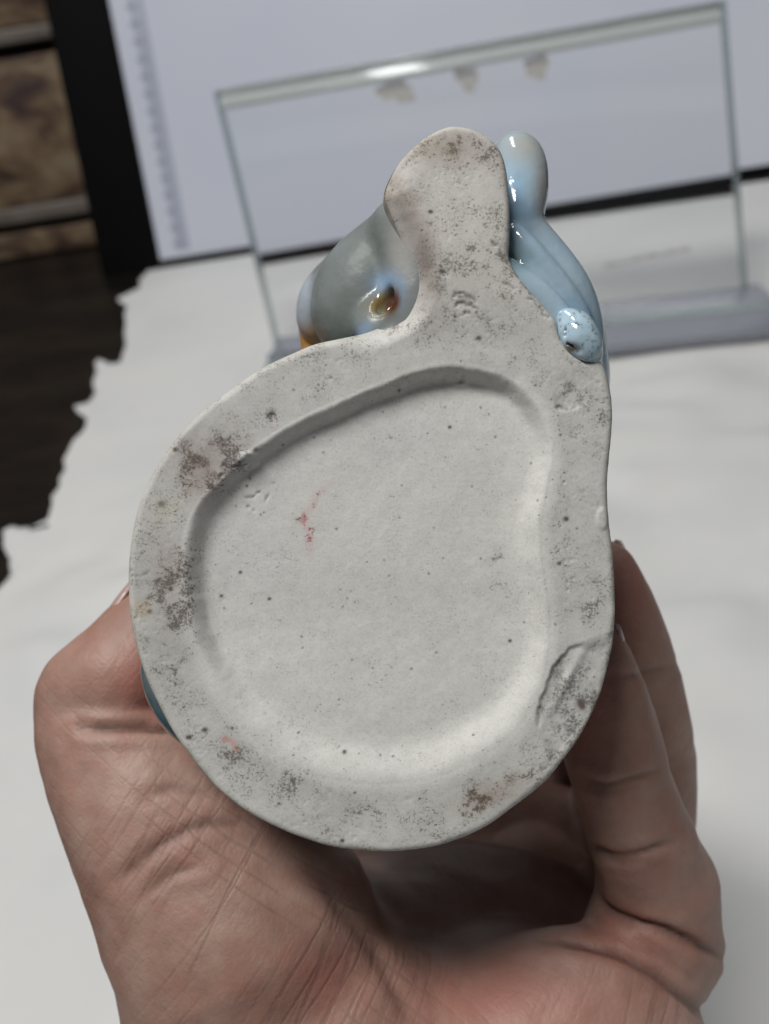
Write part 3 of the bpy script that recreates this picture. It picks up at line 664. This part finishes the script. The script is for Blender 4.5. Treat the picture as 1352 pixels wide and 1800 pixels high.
G = lambda cx, cy, rx, ry, a=0: np.exp(-((((PX - cx) * math.cos(a) + (PY - cy) * math.sin(a)) / rx) ** 2 + ((-(PX - cx) * math.sin(a) + (PY - cy) * math.cos(a)) / ry) ** 2))
gc = np.tile(np.array([.165, .185, .18]), (len(V), 1))
def tint(f, c):
    global gc
    f = np.clip(f, 0, 1)[:, None]; gc = gc * (1 - f) + f * np.array(c)
tint((nz - .4) * .9, (.20, .215, .21)); tint(G(706, 440, 26, 84) * 1.0, (.33, .315, .295)); tint(smooth((PX - 840) / 50) * smooth((800 - PY) / 100), (.37, .49, .58))
tint(smooth((PX - 840) / 50) * (nz - .45) * 3 * (PY < 800), (.27, .42, .57)); tint(G(925, 255, 50, 34) * .9, (.38, .38, .35)); tint(G(955, 330, 14, 60) * .7, (.40, .36, .30)); tint(G(905, 460, 30, 26) * .8, (.20, .33, .36))
tint(smooth((556 - PX) / 20) * smooth((700 - PY) / 60), (.38, .42, .48)); tint(G(538, 604, 26, 26) * 1.2, (.50, .25, .07))
tint(G(680, 496, 26, 20) * 1.0 + G(640, 585, 14, 30, .5) * .7 + G(706, 520, 9, 24) * .7, (.24, .36, .52)); tint(G(674, 534, 26, 15, -.6) * 1.7 * (.5 + .9 * nf), (.22, .15, .04)); tint(G(690, 530, 10, 20, .35) * 1.9 * (.5 + nf), (.085, .028, .010)); tint(G(664, 552, 8, 14, .6) * .8, (.33, .36, .28))
tint(smooth((450 - PX) / 80) * (PY > 900), (.06, .12, .145)); tint(G(262, 1210, 20, 40) * .3, (.22, .18, .17))  # last tint paints a pinkish reflection into the teal glaze
satin = smooth((760 - PX) / 40) * smooth((700 - PY) / 40) * (1 - np.clip(1.6 * G(690, 530, 40, 36), 0, 1))
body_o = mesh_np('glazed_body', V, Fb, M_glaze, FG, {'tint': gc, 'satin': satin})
tag(body_o, 'shiny grey green and pale blue glazed body with folded ridges')
# bubbled run of thick glaze
v = Vol(H(940, 680, 15.6) - .1, H(1110, 520, 15.6) + np.array([.1, .1, .1]), .02)
v = Vol((2.2, 2.0, -1.0), (3.7, 3.3, .35), .022)
v.chain([C(1012, 572, 16.2, 25), C(1018, 590, 16.08, 28), C(1034, 612, 16.06, 23)], .1)
v.chain([C(1012, 578, 16.02, 20), C(1012, 596, 15.99, 20)], .08)
rng = np.random.RandomState(2)
for k in range(60):
    a = rng.rand() * 6.28; r_ = rng.rand() ** .5 * 26; cx = 1018 + r_ * math.cos(a) + 8 * math.sin(a); cy = 596 + r_ * math.sin(a)
    v.ell(H(cx, cy, 15.93), (.02 + .016 * rng.rand(),) * 3, .02, 0, True, .1)
v.ell(H(1006, 615, 15.86), (.14, .07, .07), .06, -.3, True, .1)
v.chain([C(1038, 600, 16.1, 12), C(1046, 622, 16.1, 11), C(1040, 636, 16.12, 8)], .06)
v.chain([C(996, 560, 16.2, 18), C(1002, 582, 16.15, 20)], .1)
V, Fb = v.mesh(); nf = fbm3(V, .05, 4, 2); d_ = D0 - V[:, 2]; PX = 676 + V[:, 0] * F / d_; PY = 900 - V[:, 1] * F / d_
gc = np.tile(np.array([.40, .54, .64]), (len(V), 1)); tint((nf - .5) * 2.2, (.48, .60, .68)); tint((.36 - nf) * 5, (.14, .18, .19)); tint(G(1004, 612, 11, 8) * 1.3, (.16, .13, .10))
gb = mesh_np('glaze_blob', V, Fb, M_glaze, FG, {'tint': gc}); tag(gb, 'pitted pale blue run of thick glaze on the foot edge')
print('figurine', time.time() - T0)

# ------------------------------------------------------------------ the hand
HM = Matrix.Translation(CAM_FRAME @ (Vector(H(700, 1700, 19.0)) * S)) @ CAMR
HN = empty('hand', HM, 'bare left hand holding the figurine from below with thumb at its left side', 'hand')
horg = H(700, 1700, 19.0)
v = Vol((-7.4, -13.0, -13.5), (7.6, 1.2, -.1), .068)
# palm mass
v.ell(H(700, 1760, 22.2), (5.1, 2.7, 1.9), 1.0)
v.ell(H(800, 1560, 26.0), (5.0, 3.0, 1.4), 1.0)
v.ell(H(800, 1660, 23.5), (4.2, 2.2, 1.4), 1.2)
v.ell(H(640, 1690, 21.2), (1.6, 1.5, 1.2), .9)
v.ell(H(430, 1700, 19.6), (2.15, 3.1, 1.7), .9, -.35)         # ball of the thumb
v.ell(H(560, 1850, 19.3), (2.4, 2.4, 1.6), .9, .2)
v.ell(H(1010, 1850, 19.6), (2.45, 2.3, 1.6), .8, .3)          # heel below the little finger
v.ell(H(1130, 1660, 20.3), (1.15, .95, 1.2), .45, -.5)
v.chain([C(560, 1980, 20, 330), C(640, 2500, 20, 300)], .8)
v.chain([C(860, 1980, 20.4, 320), C(780, 2500, 20.4, 300)], .8)
# thumb
v.chain([C(432, 1640, 19.8, 232), C(340, 1500, 19.8, 184), C(254, 1390, 19.8, 146), C(184, 1295, 19.9, 108)], .28)
v.chain([C(168, 1262, 20.0, 102), C(175, 1240, 20.0, 100)], .25)
v.chain([C(160, 1228, 20.0, 96), C(225, 1180, 19.95, 100), C(275, 1110, 20.5, 84), C(305, 1065, 20.8, 66)], .12)
# little finger
v.chain([C(1150, 1650, 20.6, 118), C(1155, 1560, 20.2, 104)], .30)
v.chain([C(1150, 1545, 20.1, 98), C(1135, 1490, 19.8, 92)], .16)
v.chain([C(1122, 1462, 19.7, 90), C(1100, 1395, 19.5, 86)], .14)
v.chain([C(1088, 1362, 19.4, 82), C(1072, 1290, 19.2, 80), C(1060, 1218, 19.0, 70), C(1045, 1145, 18.9, 54)], .14)
# ring finger
v.chain([C(1110, 1600, 23.8, 92), C(1130, 1480, 23.3, 90)], .35)
v.chain([C(1133, 1440, 22.9, 88), C(1135, 1330, 22.2, 87)], .16)
v.chain([C(1128, 1290, 21.9, 88), C(1116, 1200, 21.4, 82)], .14)
v.chain([C(1106, 1165, 21.2, 79), C(1084, 1085, 20.8, 70), C(1058, 1006, 20.6, 56)], .14)
# middle and index finger reach round the far side of the body
v.chain([C(1010, 1600, 26.0, 84), C(1080, 1480, 25.8, 84), C(1100, 1330, 25.2, 80), C(1075, 1220, 24.6, 74), C(1040, 1130, 24.0, 60)], .2)
v.chain([C(900, 1600, 27.8, 82), C(1000, 1500, 28.0, 80), C(1030, 1380, 27.6, 76), C(1010, 1290, 27.0, 68), C(975, 1220, 26.6, 58)], .2)
# roots of those fingers seen in the dark hollow
v.chain([C(905, 1640, 23.4, 70), C(930, 1540, 25.0, 80), C(1000, 1590, 26.0, 84)], .30)
v.chain([C(780, 1640, 23.6, 76), C(800, 1560, 25.5, 84), C(900, 1600, 27.4, 82)], .30)
# skin folds pressed into the surface
def fold(pts, r, k=.08):
    v.chain([(H(*p), r) for p in pts], k, True)
hd = v.d
V, Fh = v.mesh()
# irregular flesh
Pn = V.copy(); nrmz = np.zeros_like(V)
a_ = V[Fh[:, 1]] - V[Fh[:, 0]]; b_ = V[Fh[:, 3]] - V[Fh[:, 0]]; fn = np.cross(a_, b_)
for q in range(4): np.add.at(nrmz, Fh[:, q], fn)
nrmz /= (np.linalg.norm(nrmz, axis=1)[:, None] + 1e-9)
V = V + nrmz * ((fbm3(V, 1.7, 17, 3) - .5) * .16 + (fbm3(V * np.array([1, 1, 1]), .5, 27, 2) - .5) * .04)[:, None]
d_ = D0 - V[:, 2]; PX = 676 + V[:, 0] * F / d_; PY = 900 - V[:, 1] * F / d_
folds = [  # path as seen, half width, depth cm, deepest viewing distance it may touch
    ([(146, 1281), (200, 1279), (262, 1279), (330, 1284)], 8, .13, 20.6), ([(1018, 1478), (1060, 1500), (1120, 1500), (1186, 1480)], 7, .07, 20.2), ([(1040, 1488), (1085, 1514), (1140, 1512)], 6, .04, 20.2),
    ([(1020, 1366), (1070, 1378), (1130, 1366), (1160, 1350)], 7, .06, 19.6), ([(1030, 1384), (1080, 1392), (1120, 1384)], 6, .03, 19.6),
    ([(1035, 1545), (1060, 1590), (1110, 1618), (1180, 1640), (1275, 1684)], 8, .12, 21.5), ([(880, 1640), (980, 1652), (1060, 1668), (1130, 1700), (1200, 1750), (1262, 1810)], 9, .10, 21.5),
    ([(205, 1550), (260, 1502), (310, 1468), (370, 1450), (440, 1448)], 10, .05, 20.5), ([(250, 1400), (310, 1390), (380, 1398)], 10, .035, 20.5), ([(250, 1580), (300, 1540), (360, 1520)], 8, .03, 20.5),
    ([(560, 1540), (600, 1600), (660, 1680), (720, 1800)], 14, .05, 23), ([(1075, 1190), (1130, 1184), (1190, 1168)], 7, .04, 21.6), ([(1120, 1660), (1180, 1690), (1240, 1735)], 7, .03, 21)]
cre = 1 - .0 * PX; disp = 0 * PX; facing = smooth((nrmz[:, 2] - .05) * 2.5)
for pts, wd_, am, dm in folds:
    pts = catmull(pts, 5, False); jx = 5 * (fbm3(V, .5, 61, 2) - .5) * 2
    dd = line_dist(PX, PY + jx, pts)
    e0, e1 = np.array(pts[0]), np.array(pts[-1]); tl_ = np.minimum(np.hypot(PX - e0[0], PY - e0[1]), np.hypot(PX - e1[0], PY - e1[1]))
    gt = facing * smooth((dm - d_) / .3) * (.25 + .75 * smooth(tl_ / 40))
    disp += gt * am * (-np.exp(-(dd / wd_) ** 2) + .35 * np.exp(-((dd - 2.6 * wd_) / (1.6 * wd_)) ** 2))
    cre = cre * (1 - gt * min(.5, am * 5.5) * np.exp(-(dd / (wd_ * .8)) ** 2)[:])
V = V + nrmz * disp[:, None]
redm = .75 * G(260, 1200, 70, 60) + .4 * G(1100, 1650, 90, 50) + .6 * G(900, 1760, 200, 70) + .7 * G(1040, 1200, 50, 130) + .5 * G(1110, 1030, 60, 90) + .45 * G(560, 1720, 60, 60)
wrm = 1.0 * G(520, 1680, 230, 170) + .6 * G(330, 1480, 160, 110) + .7 * G(1130, 1780, 110, 60) + .35
ho = mesh_np('skin', V - horg, Fh, M_skin, HN, {'red': redm, 'wrinkle': wrm, 'crease': cre})
ho.name = 'fingers_and_palm'
# nails
M_nail = mat_plain('fingernail', (.42, .28, .25), .25, .5, (.50, .38, .36), 200)
def nail(c, ax, nr, L, W):
    c = np.array(c); ax = np.array(ax) / np.linalg.norm(ax); nr = np.array(nr, float); nr -= ax * (nr @ ax); nr /= np.linalg.norm(nr); sd = np.cross(ax, nr)
    Vn = []; nu, nv = 14, 12
    for i_ in range(nu):
        for j_ in range(nv):
            a = (i_ / (nu - 1) * 2 - 1); b2 = (j_ / (nv - 1) * 2 - 1); wfac = math.sqrt(max(0, 1 - abs(a) ** 4 * .75))
            Vn.append(c + ax * a * L / 2 + sd * b2 * W / 2 * wfac - nr * (.35 * (b2 * wfac) ** 2 * W / 2 + .04 * a * a) - horg)
    Fn = np.array([[i_ * nv + j_, (i_ + 1) * nv + j_, (i_ + 1) * nv + j_ + 1, i_ * nv + j_ + 1] for i_ in range(nu - 1) for j_ in range(nv - 1)])
    o = mesh_np('fingernail', Vn, Fn, M_nail, HN); sm_ = o.modifiers.new('t', 'SOLIDIFY'); sm_.thickness = .0005; sm_.offset = -1
    return o
nail(H(203, 1062, 20.45), H(305, 1065, 20.8) - H(225, 1180, 20.4), (-.82, .57, -.05), 1.15, 1.0)
nail(H(1103, 988, 20.75), H(1058, 1006, 20.6) - H(1084, 1085, 20.8), (.8, .42, .0), .9, .75)
nail(H(1096, 1137, 18.95), H(1045, 1145, 18.9) - H(1060, 1218, 19.0), (.9, .3, .0), .8, .6)
print('hand', time.time() - T0)
